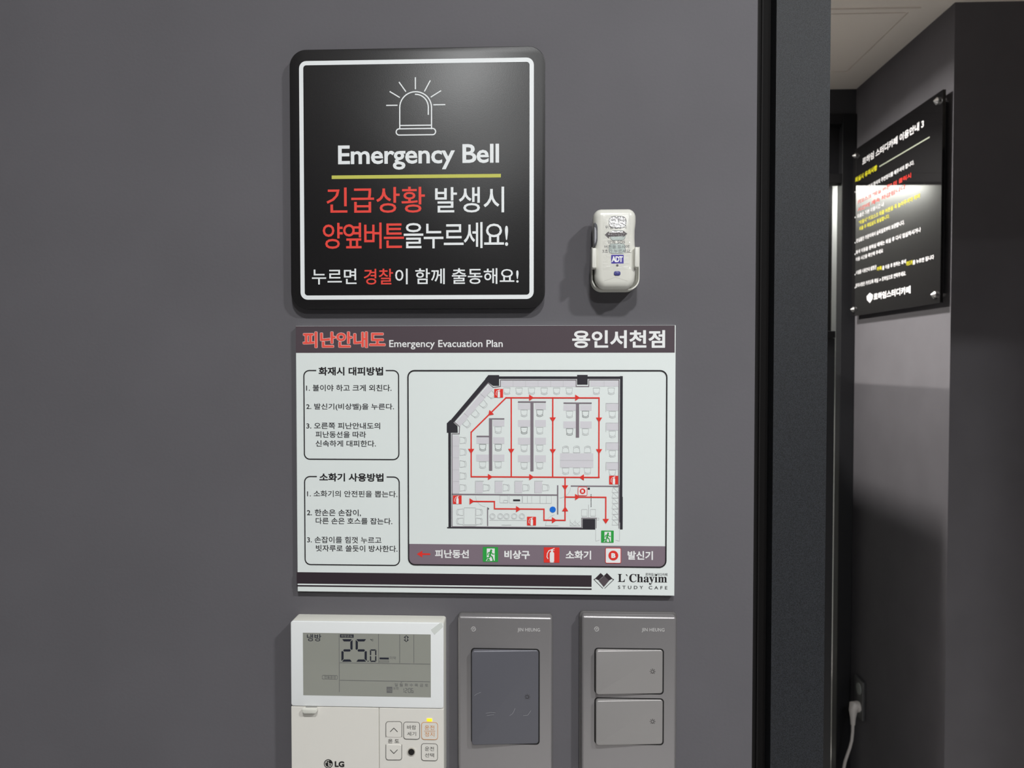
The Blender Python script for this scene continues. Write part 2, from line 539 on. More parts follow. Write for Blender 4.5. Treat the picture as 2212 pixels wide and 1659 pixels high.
i.frame(881.4, 800.6, 1440.4, 1219.6, 14, 2.9, dl=0.0002)
i.done('box_outline_print', K['black'], plan)
b = 0.012
words('box_title_lettering', K['black'], plan, P, L1, [('화재시 대피방법', 688.2, 827.5, 792.8, 811, 0.018, 0.25), ('소화기 사용방법', 690, 828.5, 1021.8, 1039.7, 0.018, 0.25)])
words('instruction_lettering', K['black'], plan, P, L1, [
        ('1. 불이야 하고 크게 외친다.', 661.4, 845.8, 830.8, 845, b), ('2. 발신기(비상벨)을 누른다.', 661.4, 851.1, 871.4, 886.6, b),
        ('3. 오른쪽 피난안내도의', 661.8, 821.3, 912.6, 926.5, b), ('피난동선을 따라', 681.7, 790.7, 931.5, 945.4, b), ('신속하게 대피한다.', 681.7, 812, 951, 964.8, b),
        ('1. 소화기의 안전핀을 뽑는다.', 663.4, 858.3, 1059.2, 1073.1, 0.009), ('2. 한손은 손잡이,', 663, 779.7, 1099.8, 1114.8, b),
        ('다른 손은 호스를 잡는다.', 682, 847.4, 1117.9, 1131.8, b), ('3. 손잡이를 힘껏 누르고', 663.4, 823.9, 1158.4, 1172.6, 0.009), ('빗자루로 쓸듯이 방사한다.', 682.5, 858.7, 1177, 1191, b)])
words('shop_name_lettering', K['black'], plan, P, L1, [('르하임스터디카페', 1394.2, 1441.5, 1237.6, 1243.9, 0.008), ('STUDY CAFE', 1335, 1441.5, 1265, 1272.1, 0.012, 0, 1.7), ('𝐋`𝐂𝐡𝐚𝐲𝐢𝐦', 1334.7, 1441, 1239.3, 1262.3, 0.006)])
# maker's emblem by the footer
fl = Fit(1280, 1220, 0.0859)
i = Ink(P, L1, f=fl)
i.poly((203, 205), (283, 278), (152, 392), (62, 345)); i.poly((362, 205), (500, 345), (418, 395), (283, 278))
i.line([(32, 368), (255, 590)], 14); i.line([(534, 370), (307, 590)], 14)
i.poly((28, 366), (62, 345), (80, 356), (40, 380)); i.poly((538, 370), (500, 345), (484, 356), (526, 384))
i.done('emblem_print', K['band'], plan)
i = Ink(P, L2, f=fl)
i.poly((283, 283), (420, 396), (283, 556), (150, 396))
i.done('emblem_diamond_print', K['gem'], plan)
# legend
i = Ink(P, L1)
a, b_, c_, d_ = px_rect(P, 882, 1174.8, 1440, 1218.8)
i.face([(a, d_), (a, b_ + 13 * PXM)] + [(a + 13 * PXM * (1 - math.cos(t * math.pi / 16)), b_ + 13 * PXM * (1 - math.sin(t * math.pi / 16))) for t in range(1, 9)]
       + [(c_ - 13 * PXM + 13 * PXM * math.sin(t * math.pi / 16), b_ + 13 * PXM * (1 - math.cos(t * math.pi / 16))) for t in range(0, 9)] + [(c_, d_)])
i.done('legend_band_print', K['legend'], plan)
words('legend_lettering', K['white'], plan, P, L2, [('피난동선', 939.7, 1012.9, 1186.9, 1205.2, 0.016, 0.3), ('비상구', 1089.4, 1144.6, 1188.4, 1207.3, 0.008, 0.65), ('소화기', 1222, 1276.9, 1189, 1208, 0.016, 0.3),
      ('발신기', 1355.7, 1410.4, 1190, 1209, 0.016, 0.3)], label='white legend lettering')

# the floor plan itself
f6 = Fit(940, 780, 0.19889)
f7 = Fit(940, 1000, 0.24412)


def to6(x, y):                                   # measures of the lower close-up in those of the upper
    X, Y = f7(x, y)
    return ((X - 940) / 0.19889, (Y - 780) / 0.19889)


i = Ink(P, L1, f=f6)
for r in ((900, 460, 1033, 525), (1085, 460, 1203, 525), (900, 640, 1033, 712), (1085, 640, 1203, 712), (900, 832, 1033, 905), (1085, 832, 1203, 905), (900, 1022, 1033, 1095), (1085, 1022, 1203, 1095),
          (1395, 473, 1528, 537), (1575, 473, 1700, 537), (1393, 655, 1528, 728), (1575, 655, 1700, 728), (630, 640, 752, 707), (450, 827, 585, 897), (630, 827, 752, 897), (448, 1015, 585, 1087),
          (630, 1015, 752, 1087), (1358, 1000, 1718, 1155), (718, 215, 1528, 278), (1685, 215, 1990, 275), (187, 805, 262, 1435), (440, 1310, 517, 1432), (652, 1310, 730, 1432), (867, 1310, 945, 1432), (1083, 1310, 1160, 1432)):
    i.rect(*r)
for y in (462, 675, 888, 1103): i.rect(1862, y, 1988, y + 76)
i.poly((220, 672), (580, 258), (630, 300), (275, 705))
i.done('desk_print', K['desk'], plan)


def chair(i, cx, cy, rot):
    c, s = math.cos(math.radians(rot)), math.sin(math.radians(rot))
    def t(x, y): return (cx + c * x - s * y, cy + s * x + c * y)
    w_ = 3.2
    for pts in ([(-37, -32), (-30, 20), (-34, 30)], [(37, -32), (30, 20), (34, 30)], [(-37, -32), (37, -32)],
                [(-29, 14), (-18, 24), (0, 28), (18, 24), (29, 14)], [(-35, 28), (-18, 38), (0, 41), (18, 38), (35, 28)]):
        i.stroke([i.q(*t(*p)) for p in pts], w_ * i.k(), cap=False)


light, dark = Ink(P, 0.00018, f=f6), Ink(P, 0.00018, f=f6)
for cx in (780, 912, 1048, 1185, 1320, 1457, 1752, 1913): chair(light, cx, 322, 0)
for cx, cy, dk in ((967, 562, 0), (1137, 562, 1), (967, 750, 1), (1137, 752, 0), (967, 943, 0), (1137, 943, 0), (967, 1133, 0), (1137, 1133, 0), (1460, 575, 0), (1633, 575, 1), (1460, 765, 1), (1633, 765, 0),
                   (685, 745, 0), (517, 935, 1), (685, 935, 1), (517, 1125, 0), (685, 1125, 0), (1418, 1190, 0), (1537, 1190, 0), (1656, 1190, 0), (1925, 577, 0), (1925, 790, 0), (1925, 1003, 0), (1925, 1215, 0)):
    chair(dark if dk else light, cx, cy, 0)
for cx in (1418, 1537, 1656): chair(light, cx, 962, 180)
for cy in (860, 988, 1117, 1247, 1375): chair(light, 300, cy, -90)
for cx in (555, 770, 985, 1198): chair(light, cx, 1374, -90)
for cx, cy in ((345, 680), (437, 573), (525, 468), (612, 366)): chair(light, cx, cy, -45)
# thin outlines: dividers, doors, counter, stools, lockers
for x in (847, 983, 1118, 1255, 1390, 1835): light.line([(x, 215), (x, 278)], 3, cap=False)
for y in (922, 1050, 1180, 1307): light.line([(187, y), (262, y)], 3, cap=False)
light.line([(315, 566), (362, 606)], 3); light.line([(490, 350), (545, 400)], 3); light.line([(1358, 1077), (1718, 1077)], 3)
for y in (458, 672, 885, 1100): light.line([(1988, y), (1855, y), (1855, y + 92)], 4)
for x in (437, 650, 864, 1080): light.line([(x + 90, 1303), (x, 1303), (x, 1432)], 4)
g = Ink(P, 0.00018, f=f7)
for cx in (507, 577, 633, 700, 768):
    g.arc(cx, 472, 25, 25, 0, 360, 2.6, 24); g.arc(cx, 473, 17, 17, 0, 360, 2.2, 20)
g.line([(480, 505), (805, 505)], 2.6); g.frame(257, 395, 357, 545, 1, 2.6); g.line([(245, 548), (260, 556), (352, 556), (368, 548)], 2.4)
for r in ((573, 288, 645, 352), (606, 330, 640, 352), (657, 288, 770, 354), (775, 288, 818, 356), (818, 288, 855, 356), (855, 288, 928, 356), (930, 288, 985, 357), (985, 288, 1030, 357), (1297, 410, 1345, 470), (1375, 410, 1420, 470), (1430, 487, 1450, 503)):
    g.frame(*r, 1, 2.4)
for y in range(215, 545, 48):
    g.line([(1575, y), (1622, y), (1622, y + 46), (1565, y + 46), (1575, y)], 2.2); g.line([(1575, y), (1622, y + 46)], 2.2)
for x in (1195, 1240): g.line([(x, 502), (x, 556), (x + 42, 556), (x, 520)], 2.2); g.line([(x, 556), (x + 42, 515)], 2.2)
g.arc(460, 290, 102, 98, 180, 262, 2.4); g.arc(1100, 205, 100, 104, 270, 352, 2.4); g.arc(1075, 555, 98, 98, 100, 182, 2.4); g.line([(975, 553), (1090, 553)], 2.4)
g.line([(1422, 590), (1422, 690), (1455, 682)], 2.2); g.line([(1633, 590), (1633, 690), (1598, 682)], 2.2); g.line([(1358, 370), (1358, 478)], 4); g.line([(590, 548), (672, 548)], 3); g.line([(375, 284), (470, 286)], 2.4)
for cx, cy, r_ in ((222, 435, 90), (222, 515, 90), (388, 435, -90), (388, 515, -90)):
    c6 = to6(cx, cy); chair(light, c6[0], c6[1], r_)
light.done('chair_outline_print', K['chair'], plan)
g.done('furniture_outline_print', K['chair'], plan)
dark.done('dark_chair_outline_print', K['dark_chair'], plan)

i = Ink(P, L2, f=f6)
i.line([(185, 1445), (185, 790), (262, 790)], 9); i.line([(262, 790), (266, 712), (206, 660), (575, 236), (632, 286), (710, 275), (710, 205), (1531, 204), (1531, 275), (1669, 275), (1669, 204), (1996, 203), (1996, 1360)], 9)
i.rect(900, 436, 1203, 451); i.rect(1035, 450, 1069, 1196); i.rect(1395, 449, 1700, 463); i.rect(1529, 462, 1564, 830); i.rect(585, 620, 752, 633); i.rect(585, 632, 620, 1190); i.rect(450, 810, 590, 824)
i.rect(186, 1440, 1326, 1453); i.rect(1473, 1350, 1996, 1362)
a = Ink(P, L2, f=f7)
a.line([(150, 275), (150, 563), (1297, 566)], 7); a.line([(1297, 566), (1297, 487), (1427, 489)], 7); a.line([(1425, 489), (1425, 575)], 6); a.line([(1628, 200), (1628, 577)], 7)
a.rect(1079, 197, 1090, 455); a.rect(460, 392, 469, 557)
i.done('partition_print', K['wallline'], plan)
a.done('inner_wall_print', K['wallline'], plan)
i = Ink(P, L2, f=f6)
i.rect(690, 166, 2038, 193); i.rect(1542, 150, 1656, 255); i.rect(2008, 163, 2038, 1750); i.rect(143, 770, 172, 1800)
i.poly((578, 152), (695, 152), (695, 268), (630, 268), (575, 228), (543, 194)); i.poly((170, 640), (545, 196), (580, 226), (200, 668)); i.poly((127, 676), (165, 638), (243, 705), (246, 778), (127, 778))
a = Ink(P, L2, f=f7)
a.rect(1636, 300, 1660, 588); a.rect(118, 300, 142, 577); a.rect(106, 567, 1417, 578); a.rect(1304, 494, 1417, 581); a.rect(690, 322, 752, 338); a.rect(1350, 218, 1369, 236); a.disc(470, 405, 7)
for y in range(280, 385, 13): a.disc(1380, y, 4)
i.done('outer_wall_print', K['wall'], plan)
a.done('lower_wall_print', K['wall'], plan)
i = Ink(P, L3, f=f6)
R = 14
i.line([(770, 398), (1780, 396), (1780, 1260)], R); i.line([(1780, 1263), (392, 1257), (392, 772)], R); i.line([(392, 772), (770, 398)], R); i.line([(827, 398), (827, 1256)], R); i.line([(1278, 398), (1278, 1258)], R)


def tri(i, x, y, ang, l=52, h=34):
    c, s = math.cos(math.radians(ang)), math.sin(math.radians(ang))
    i.poly(*[(x + c * a - s * b, y + s * a + c * b) for a, b in ((-l / 2, -h), (l / 2, 0), (-l / 2, h))], dl=0.00005)


for x, y, a in ((1047, 397, 0), (1547, 397, 0), (600, 1257, 0), (1048, 1259, 0), (1590, 1262, 180), (1278, 637, 90), (1278, 982, 90), (1780, 639, 90), (1780, 982, 90), (392, 979, 90), (827, 979, 90), (596, 572, 135)):
    tri(i, x, y, a)
i.done('route_line_print', K['red'], plan, label='red escape route lines')
i = Ink(P, L3, f=f7)
i.line([(1150, 127), (1150, 505)], 11.4); i.line([(1150, 507), (963, 504), (963, 408)], 11.4); i.line([(963, 408), (525, 405), (525, 341)], 11.4); i.line([(525, 341), (320, 339)], 11.4); i.line([(1155, 301), (1510, 303), (1510, 515)], 11.4)
for x, y, a in ((326, 339, 0), (738, 408, 0), (1055, 506, 0), (1260, 301, 0), (1150, 405, -90), (1150, 219, 90), (1510, 516, 90)): tri(i, x, y, a, 43, 28)
i.done('lower_route_line_print', K['red'], plan, label='red escape route lines')
i = Ink(P, L2)
i.poly((900.5, 1196.8), (912.5, 1189.4), (912.5, 1204.2)); i.rect(912, 1195, 929.3, 1198.6)
i.done('legend_arrow_print', K['red'], plan)



def extinguisher(xl, yt, xr, yb):
    s = (xr - xl) / 100.0
    def q(x, y): return (xl + x * s, yt + y * s)
    red, wht = Ink(P, L3), Ink(P, L3)
    red.rect(xl, yt, xr, yb, 3 * s)
    a, b = q(38, 30); c, d = q(66, 96); wht.rect(a, b, c, d, 9 * s, dl=L1)
    a, b = q(46, 12); c, d = q(58, 32); wht.rect(a, b, c, d, dl=L1)
    wht.line([q(66, 8), q(48, 15)], 5 * s, dl=L1); wht.line([q(46, 22), q(66, 20)], 3 * s, dl=L1)
    wht.line([q(46, 16), q(32, 22), q(22, 40), q(20, 62), q(26, 72)], 5 * s, dl=L1)
    wht.line([q(38, 97.5), q(66, 97.5)], 1.5 * s, dl=L1)
    sym = red.done('extinguisher_symbol', K['red'], plan, label='red fire extinguisher symbol')
    wht.done('extinguisher_figure', K['white'], sym)


def exit_icon(xl, yt, xr, yb):
    s = (xr - xl) / 100.0
    def q(x, y): return (xl + x * s, yt + y * s)
    grn, wht = Ink(P, L3), Ink(P, L3)
    grn.rect(xl, yt, xr, yb, 4 * s)
    wht.poly(q(26, 10), q(78, 10), q(78, 90), q(26, 90), dl=L1)
    sym = grn.done('exit_symbol', K['green'], plan, label='green running figure exit symbol')
    grn = Ink(P, L3)
    u, v = P.uv(*q(55, 22)); grn.face([(u + 7 * s * PXM * math.cos(t * 0.4), v + 7 * s * PXM * math.sin(t * 0.4)) for t in range(16)], 2 * L1)
    for pts, w_ in (([(52, 33), (46, 54)], 13), ([(50, 33), (34, 40), (32, 52)], 6), ([(54, 33), (64, 46), (74, 46)], 6), ([(46, 54), (44, 68), (22, 74)], 8), ([(48, 54), (62, 66), (68, 86)], 8)):
        grn.line([q(*p) for p in pts], w_ * s, dl=2 * L1)
    grn.poly(q(26, 84), q(40, 74), q(50, 90), q(26, 90), dl=2 * L1)
    wht.poly(q(20, 92), q(34, 62), q(44, 72), q(60, 92), dl=1.5 * L1)
    wht.done('doorway_print', K['white'], sym)
    grn.done('running_figure', K['green'], sym)


def bell_icon(xl, yt, xr, yb, cx, cy, r):
    wht, red = Ink(P, L3), Ink(P, L3)
    wht.rect(xl, yt, xr, yb, 2.5)
    red.frame(xl, yt, xr, yb, 2.5, 1.1, dl=L1)
    red.disc(cx, cy, r, dl=L1)
    sym = wht.done('call_point_symbol', K['white'], plan, label='white call point symbol with a red ring and letter B')
    red.done('red_disc', K['red'], sym)
    words('letter', K['white'], sym, P, L3 + 2 * L1, [('B', cx - r * 0.42, cx + r * 0.46, cy - r * 0.5, cy + r * 0.5, 0.02, r * 0.05)])


for r in ((642, 302, 738, 396), (1890, 1245, 1987, 1338), (193, 1458, 288, 1551)):
    extinguisher(*f6(r[0], r[1]), *f6(r[2], r[3]))
extinguisher(*f7(813, 475), *f7(893, 552)); extinguisher(1174.8, 1182, 1208.5, 1215)
exit_icon(*f7(1469, 597), *f7(1580, 704)); exit_icon(1043, 1181.2, 1076, 1213.3)
bell_icon(1308.1, 1183.4, 1341.1, 1215.8, 1324.8, 1199.7, 10.5)
bell_icon(*f6(1553, 1365), *f6(1650, 1459), *f6(1601, 1412), 6)
i = Ink(P, L3, f=f6); i.disc(1277, 1612, 33); i.done('position_dot_print', K['blue'], plan, label='blue you-are-here dot')

# ------------------------------------------------------------------ panic remote in its wall cradle
D0 = W0.moved(0.024)
cr = thing('wall_cradle', D0.at(D0.uv(1328, 628), -0.024), 'ivory plastic wall cradle gripping the panic remote by its lower half', 'holder')
C0 = W0.moved(0.012)
u0, v0, u1, v1 = px_rect(C0, 1277.5, 536, 1380, 628.6)
bm = bmesh.new()
out = [(u0, v1), *[(p[0], p[1]) for p in [(u0 + 24 * PXM * (1 - math.cos(t * math.pi / 16)), v0 + 24 * PXM * (1 - math.sin(t * math.pi / 16))) for t in range(9)]],
       *[(u1 - 24 * PXM + 24 * PXM * math.sin(t * math.pi / 16), v0 + 24 * PXM * (1 - math.cos(t * math.pi / 16))) for t in range(9)], (u1, v1)]
prism(bm, W0, out, 0.0003, 0.0095, 0.0012, 2)
obj('back_plate', bm, M_WHITEPLASTIC, cr, smooth=0.7)
# raised rim round the bottom
bm = bmesh.new()
cx_, cy_ = (u0 + u1) / 2, v1
inn = [(p[0] + (1.8 * PXM if p[0] < cx_ else -1.8 * PXM), p[1] + (2.6 * PXM * (v1 - p[1]) / (v1 - v0))) for p in out]
n = len(out)
A = [[bm.verts.new(W0.at(p, d)) for p in out] for d in (0.0096, 0.0165)]
B = [[bm.verts.new(W0.at(p, d)) for p in inn] for d in (0.0096, 0.0165)]
for k in range(n - 1):
    bm.faces.new((A[0][k], A[0][k + 1], A[1][k + 1], A[1][k])); bm.faces.new((B[0][k], B[1][k], B[1][k + 1], B[0][k + 1]))
    bm.faces.new((A[1][k], A[1][k + 1], B[1][k + 1], B[1][k])); bm.faces.new((A[0][k], B[0][k], B[0][k + 1], A[0][k + 1]))
for k in (0, n - 1): bm.faces.new((A[0][k], A[1][k], B[1][k], B[0][k]))
obj('rim', bm, M_WHITEPLASTIC, cr, smooth=0.6)
for r in ((1278.8, 535.5, 1288.8, 579.4), (1370.8, 533.4, 1380.6, 577.6)):
    bm = bmesh.new()
    prism(bm, W0, rrect(*px_rect(W0.moved(0.026), *r), 0.0012, 4), 0.0167, 0.026, 0.0008, 3)
    obj('clip', bm, M_WHITEPLASTIC, cr, smooth=0.7)

rem = thing('panic_remote', D0.at(D0.uv(1328, 624), -0.024), 'ivory oval-cornered panic remote with a double arrow and blue logo', 'remote control')
M_REM = mat('ivory_glossy_plastic', (207, 206, 198), 0.28, 0.5)
out = []
for x, y in [(1300, 449.6), (1357, 449.2)]: out.append((x, y))
def qarc(cx, cy, rx, ry, a0, a1, n=7):
    return [(cx + rx * math.cos(math.radians(a0 + (a1 - a0) * t / n)), cy - ry * math.sin(math.radians(a0 + (a1 - a0) * t / n))) for t in range(n + 1)]
pts = qarc(1358, 468, 17, 19, 90, 0) + [(1375, 478), (1374.2, 486), (1373, 495), (1372.7, 512), (1373.2, 526), (1374, 536), (1374.2, 560), (1374, 590)] + qarc(1350, 596, 23, 28, 0, -90) \
    + qarc(1308, 596, 23, 28, 270, 180) + [(1285.5, 580), (1284, 550), (1283, 536), (1282.8, 520), (1282.4, 500), (1282, 484), (1282, 475)] + qarc(1300, 468, 18, 18.4, 180, 90)
bm = bmesh.new()
prism(bm, W0, [D0.uv(*p) for p in pts][::-1], 0.0105, 0.024, 0.0055, 5)
obj('body', bm, M_REM, rem, smooth=1.0)
F = D0
i = Ink(F, 0.00004)
i.poly((1282.6, 482), (1286.4, 480.2), (1289.6, 484), (1290.9, 491), (1290.9, 518), (1288.8, 527), (1284.5, 534), (1282.8, 530))
sc_ = bmesh.new()
prism(sc_, W0, [F.uv(*p) for p in ((1282.9, 482), (1286.4, 480.2), (1289.6, 484), (1290.9, 491), (1290.9, 518), (1288.8, 527), (1284.5, 534), (1283.2, 530))][::-1], 0.012, 0.0237, 0.0004, 2)
obj('button_recess', sc_, mat('remote_recess', (70, 70, 74), 0.4), rem)
i.bm.free()
sc_ = bmesh.new()
prism(sc_, W0, [F.uv(*p) for p in ((1283.4, 490), (1287.2, 492), (1288.6, 499), (1288.6, 514), (1287, 523), (1283.6, 528))][::-1], 0.014, 0.0242, 0.0006, 2)
obj('side_button', sc_, mat('remote_button', (150, 150, 155), 0.35), rem)
M_DEVINK = mat('remote_grey_print', (72, 70, 72), 0.5)
M_FOIL = mat('crinkled_silver_foil', (236, 232, 230), 0.2, 0.5, 0.6, bump=(620, 1.0, 0.0016))
M_LCDG = mat('remote_window', (176, 186, 182), 0.25)
i = Ink(F, 0.00006); i.rect(1318.2, 498.2, 1350.4, 519.3, 7); i.rect(1315.4, 526.4, 1350.8, 547.6, 7); i.done('window', M_LCDG, rem)
i = Ink(F, 0.00006); i.frame(1318.2, 498.2, 1350.4, 519.3, 7, 0.9); i.frame(1315.4, 526.4, 1350.8, 547.6, 7, 0.9); i.done('window_outline_print', mat('remote_outline', (120, 126, 122), 0.5), rem)
i = Ink(F, 0.00012); i.rect(1315.4, 466.8, 1353, 492.6, 10); i.rect(1319, 499.4, 1346, 503.2, 1.5); i.done('foil_patch', M_FOIL, rem, label='crinkled silver patch')
i = Ink(F, 0.00008)
i.frame(1315.6, 467.2, 1352.8, 492.4, 10, 0.8, dl=0.0001)
i.text('위험 발생시', 1307.4, 1352.6, 487.2, 494.6)
i.text('양쪽 SOS', 1312.9, 1350.2, 519.2, 526.4); i.text('버튼을 동시에', 1305.5, 1359.2, 529.3, 536.9); i.text('3초간 누르세요.', 1301.2, 1363.5, 538.7, 546.9)
i.disc(1333.4, 573.2, 2.4)
i.done('small_lettering', M_DEVINK, rem)
i = Ink(F, 0.00014)
i.poly((1306.5, 507.2), (1315.6, 498.8), (1315.6, 503), (1345.6, 502), (1345.6, 498), (1355.1, 505), (1345.6, 512.8), (1345.6, 510.2), (1315.6, 511.4), (1315.6, 515.6))
i.done('arrow_print', mat('remote_arrow', (84, 78, 80), 0.3, bump=(800, 0.6, 0.001)), rem, label='dark double arrow')
M_BLUE = mat('remote_blue', (58, 44, 150), 0.35)
i = Ink(F, 0.00008); i.rect(1320.2, 550.6, 1347.2, 569.4); i.done('logo_panel', M_BLUE, rem, label='blue logo rectangle')
i = Ink(F, 0.00014); i.text('ADT', 1321, 1345.4, 553.6, 566.2, bold=0.015, heavy=0.4, spacing=0.86); i.done('logo_lettering', K['white'], rem)
bm = bmesh.new()
prism(bm, W0, rrect(*px_rect(F, 1326, 585.8, 1340.4, 595.4), 3.9 * PXM, 6), 0.0238, 0.0246, 0.0004, 2)
obj('push_button', bm, mat('remote_push_button', (66, 66, 128), 0.3, bump=(900, 0.5, 0.001)), rem, smooth=0.8, label='blue oval push button')
i = Ink(F, 0.00006); i.line([(1305.5, 606.6), (1329.7, 599), (1355, 606.8)], 0.6); i.done('moulding_line_print', mat('remote_crease', (178, 176, 168), 0.5), rem)
# clear sticker over the front
mt = bpy.data.materials.new('clear_film'); mt.use_nodes = True
nt = mt.node_tree; nt.nodes.clear()
om = nt.nodes.new('ShaderNodeOutputMaterial'); mx = nt.nodes.new('ShaderNodeMixShader'); tr_ = nt.nodes.new('ShaderNodeBsdfTransparent'); gl = nt.nodes.new('ShaderNodeBsdfGlossy')
gl.inputs['Roughness'].default_value = 0.12
geo = nt.nodes.new('ShaderNodeNewGeometry'); no = nt.nodes.new('ShaderNodeTexNoise'); no.inputs['Scale'].default_value = 240; no.inputs['Detail'].default_value = 4
bp = nt.nodes.new('ShaderNodeBump'); bp.inputs['Strength'].default_value = 0.8; bp.inputs['Distance'].default_value = 0.004
nt.links.new(geo.outputs['Position'], no.inputs['Vector']); nt.links.new(no.outputs['Fac'], bp.inputs['Height']); nt.links.new(bp.outputs['Normal'], gl.inputs['Normal'])
mx.inputs[0].default_value = 0.05
nt.links.new(tr_.outputs[0], mx.inputs[1]); nt.links.new(gl.outputs[0], mx.inputs[2]); nt.links.new(mx.outputs[0], om.inputs[0])
M_FILM = mt
i = Ink(F, 0.00022); i.rect(1302, 460, 1363, 583, 3); i.done('clear_film', M_FILM, rem, label='clear film over the front')

# ------------------------------------------------------------------ air conditioner controller
ac = thing('thermostat', W0.at(W0.uv(795, 1659), 0), 'white air conditioner wall controller with a grey display showing 25.0', 'thermostat')
H = W0.moved(0.017)
M_ACG = mat('pale_glass_bezel', (224, 233, 232), 0.12, 0.5)
M_ACB = mat('warm_ivory_plastic', (217, 214, 207), 0.4, 0.4)
M_LCD = mat('grey_lcd', (146, 147, 139), 0.22, 0.5, coat=1.0, coat_rough=0.03)
M_SEG = mat('lcd_segment_dark', (34, 36, 48), 0.4)
M_SEGL = mat('lcd_segment_faint', (104, 104, 104), 0.4)
fa = Fit(600, 1310, 0.21042)
u0, v0, u1, v1 = px_rect(H, 627.4, 1341.5, 957.9, 1525)
bot = v1 - 0.1225
bm = bmesh.new()
prism(bm, W0, rrect(u0, bot, u1, v1, 0.002, 4), 0.0003, 0.0155, 0.0006, 2)
obj('body', bm, M_WHITEPLASTIC, ac, smooth=0.7)
bm = bmesh.new()
prism(bm, W0, rrect(u0, v0, u1, v1, 0.002, 4), 0.0156, 0.017, 0.0006, 3)
obj('glass_bezel', bm, M_ACG, ac, smooth=0.8)
um = H.uv(818.8, 1600)[0]
bm = bmesh.new(); prism(bm, W0, rrect(u0, bot, um - 0.0003, v0 - 0.0005, 0.0004, 2), 0.0156, 0.0168, 0.0003, 2); fp = obj('flap', bm, M_ACB, ac)
bm = bmesh.new(); prism(bm, W0, rrect(um + 0.0003, bot, u1, v0 - 0.0005, 0.0004, 2), 0.0156, 0.0168, 0.0003, 2); obj('button_panel', bm, M_ACB, ac)
bm = bmesh.new()
prism(bm, W0, [H.uv(*p) for p in ((655.8, 1528), (686.5, 1528), (687.3, 1533), (684, 1537.6), (659, 1537.6), (655.8, 1534))][::-1], 0.0170, 0.0205, 0.0005, 2)
obj('finger_tab', bm, M_WHITEPLASTIC, fp, smooth=0.6)
i = Ink(H, 0.00015); i.rect(660.6, 1524.4, 685, 1528.2); i.done('tab_slot_print', mat('slot_grey', (140, 140, 138), 0.5), ac)
u0, v0, u1, v1 = px_rect(H, 654.3, 1366.6, 930.4, 1501.6)
i = Ink(H, 0.0001); i.face(rrect(u0, v0, u1, v1)); lcd = i.done('lcd_screen', M_LCD, ac)
i = Ink(H, 0.0002, f=fa)
SEG = {'2': 'abged', '5': 'afgcd', '0': 'abcdef', '1': 'bc', '6': 'afgecd'}


def seven(i, ch, x, y, wd, ht, t):
    for s in SEG[ch]:
        g_ = t * 0.35
        X0, X1, Ym = x, x + wd, y + ht / 2
        if s == 'a': i.poly((X0 + g_, y), (X1 - g_, y), (X1 - t - g_ * .3, y + t), (X0 + t + g_ * .3, y + t))
        if s == 'd': i.poly((X0 + t + g_ * .3, y + ht - t), (X1 - t - g_ * .3, y + ht - t), (X1 - g_, y + ht), (X0 + g_, y + ht))
        if s == 'g': i.poly((X0 + t * .8, Ym), (X0 + t * 1.2, Ym - t / 2), (X1 - t * 1.2, Ym - t / 2), (X1 - t * .8, Ym), (X1 - t * 1.2, Ym + t / 2), (X0 + t * 1.2, Ym + t / 2))
        if s in 'fb':
            X = X0 if s == 'f' else X1; d = 1 if s == 'f' else -1
            i.poly((X, y + g_), (X + d * t, y + t + g_ * .4), (X + d * t, Ym - t * .7), (X + d * t * .5, Ym - t * .25), (X, Ym - t * .5))
        if s in 'ec':
            X = X0 if s == 'e' else X1; d = 1 if s == 'e' else -1
            i.poly((X, y + ht - g_), (X + d * t, y + ht - t - g_ * .4), (X + d * t, Ym + t * .7), (X + d * t * .5, Ym + t * .25), (X, Ym + t * .5))


seven(i, '2', 654, 335, 115, 231, 23); seven(i, '5', 800, 335, 115, 231, 23); seven(i, '0', 947, 440, 66, 128, 13); i.disc(928, 561, 6)
i.text('냉방', 300, 447, 281, 355, bold=0.007); i.rect(640, 285, 780, 318); i.rect(1046, 523, 1141, 541)
i.stroke([i.q(*p) for p in ((1310, 320), (1310, 345), (1298, 342), (1320, 360), (1343, 342), (1331, 345), (1331, 315), (1343, 318), (1320, 298), (1298, 318), (1310, 315), (1310, 320))], 5 * i.k())
i.text('℃', 950, 982, 334, 354, bold=0.02)
i.done('dark_segment_print', M_SEG, lcd)
i = Ink(H, 0.0002, f=fa)
for a in (((630, 285), (630, 875)), ((640, 577), (1565, 583)), ((640, 757), (1560, 766)), ((1035, 285), (1035, 575)), ((1252, 290), (1252, 575)), ((1397, 290), (1397, 575))): i.line(a, 5)
i.frame(1046, 556, 1141, 570, 1, 4); i.text('미약', 1152, 1213, 511, 543); i.frame(458, 706, 613, 744, 9, 4); i.text('연동운전', 478, 596, 712, 739)
i.text('일 월 화 수 목 금 토', 1200, 1545, 787, 820); i.poly((1261, 774), (1276, 774), (1268, 782)); i.rect(1118, 823, 1177, 886); i.text('오전', 1185, 1240, 826, 851)
for ch, x in zip('1206', (1273, 1305, 1340, 1370)): seven(i, ch, x, 838, 24, 48, 5)
i.disc(1334, 852, 2.5); i.disc(1334, 870, 2.5)
i.done('faint_segment_print', M_SEGL, lcd)
i = Ink(H, 0.0003, f=fa); i.text('희망온도', 650, 770, 291, 313, bold=0.01); i.done('inverse_lettering', M_LCD, lcd)
i = Ink(H, 0.0003, f=fa); i.text('시간', 1124, 1171, 838, 872); i.done('inverse_lettering', M_LCD, lcd)
B_ = H.moved(-0.0002)
M_BTN = mat('button_line', (70, 68, 66), 0.5)
M_ORA = mat('button_orange', (204, 140, 76), 0.5)
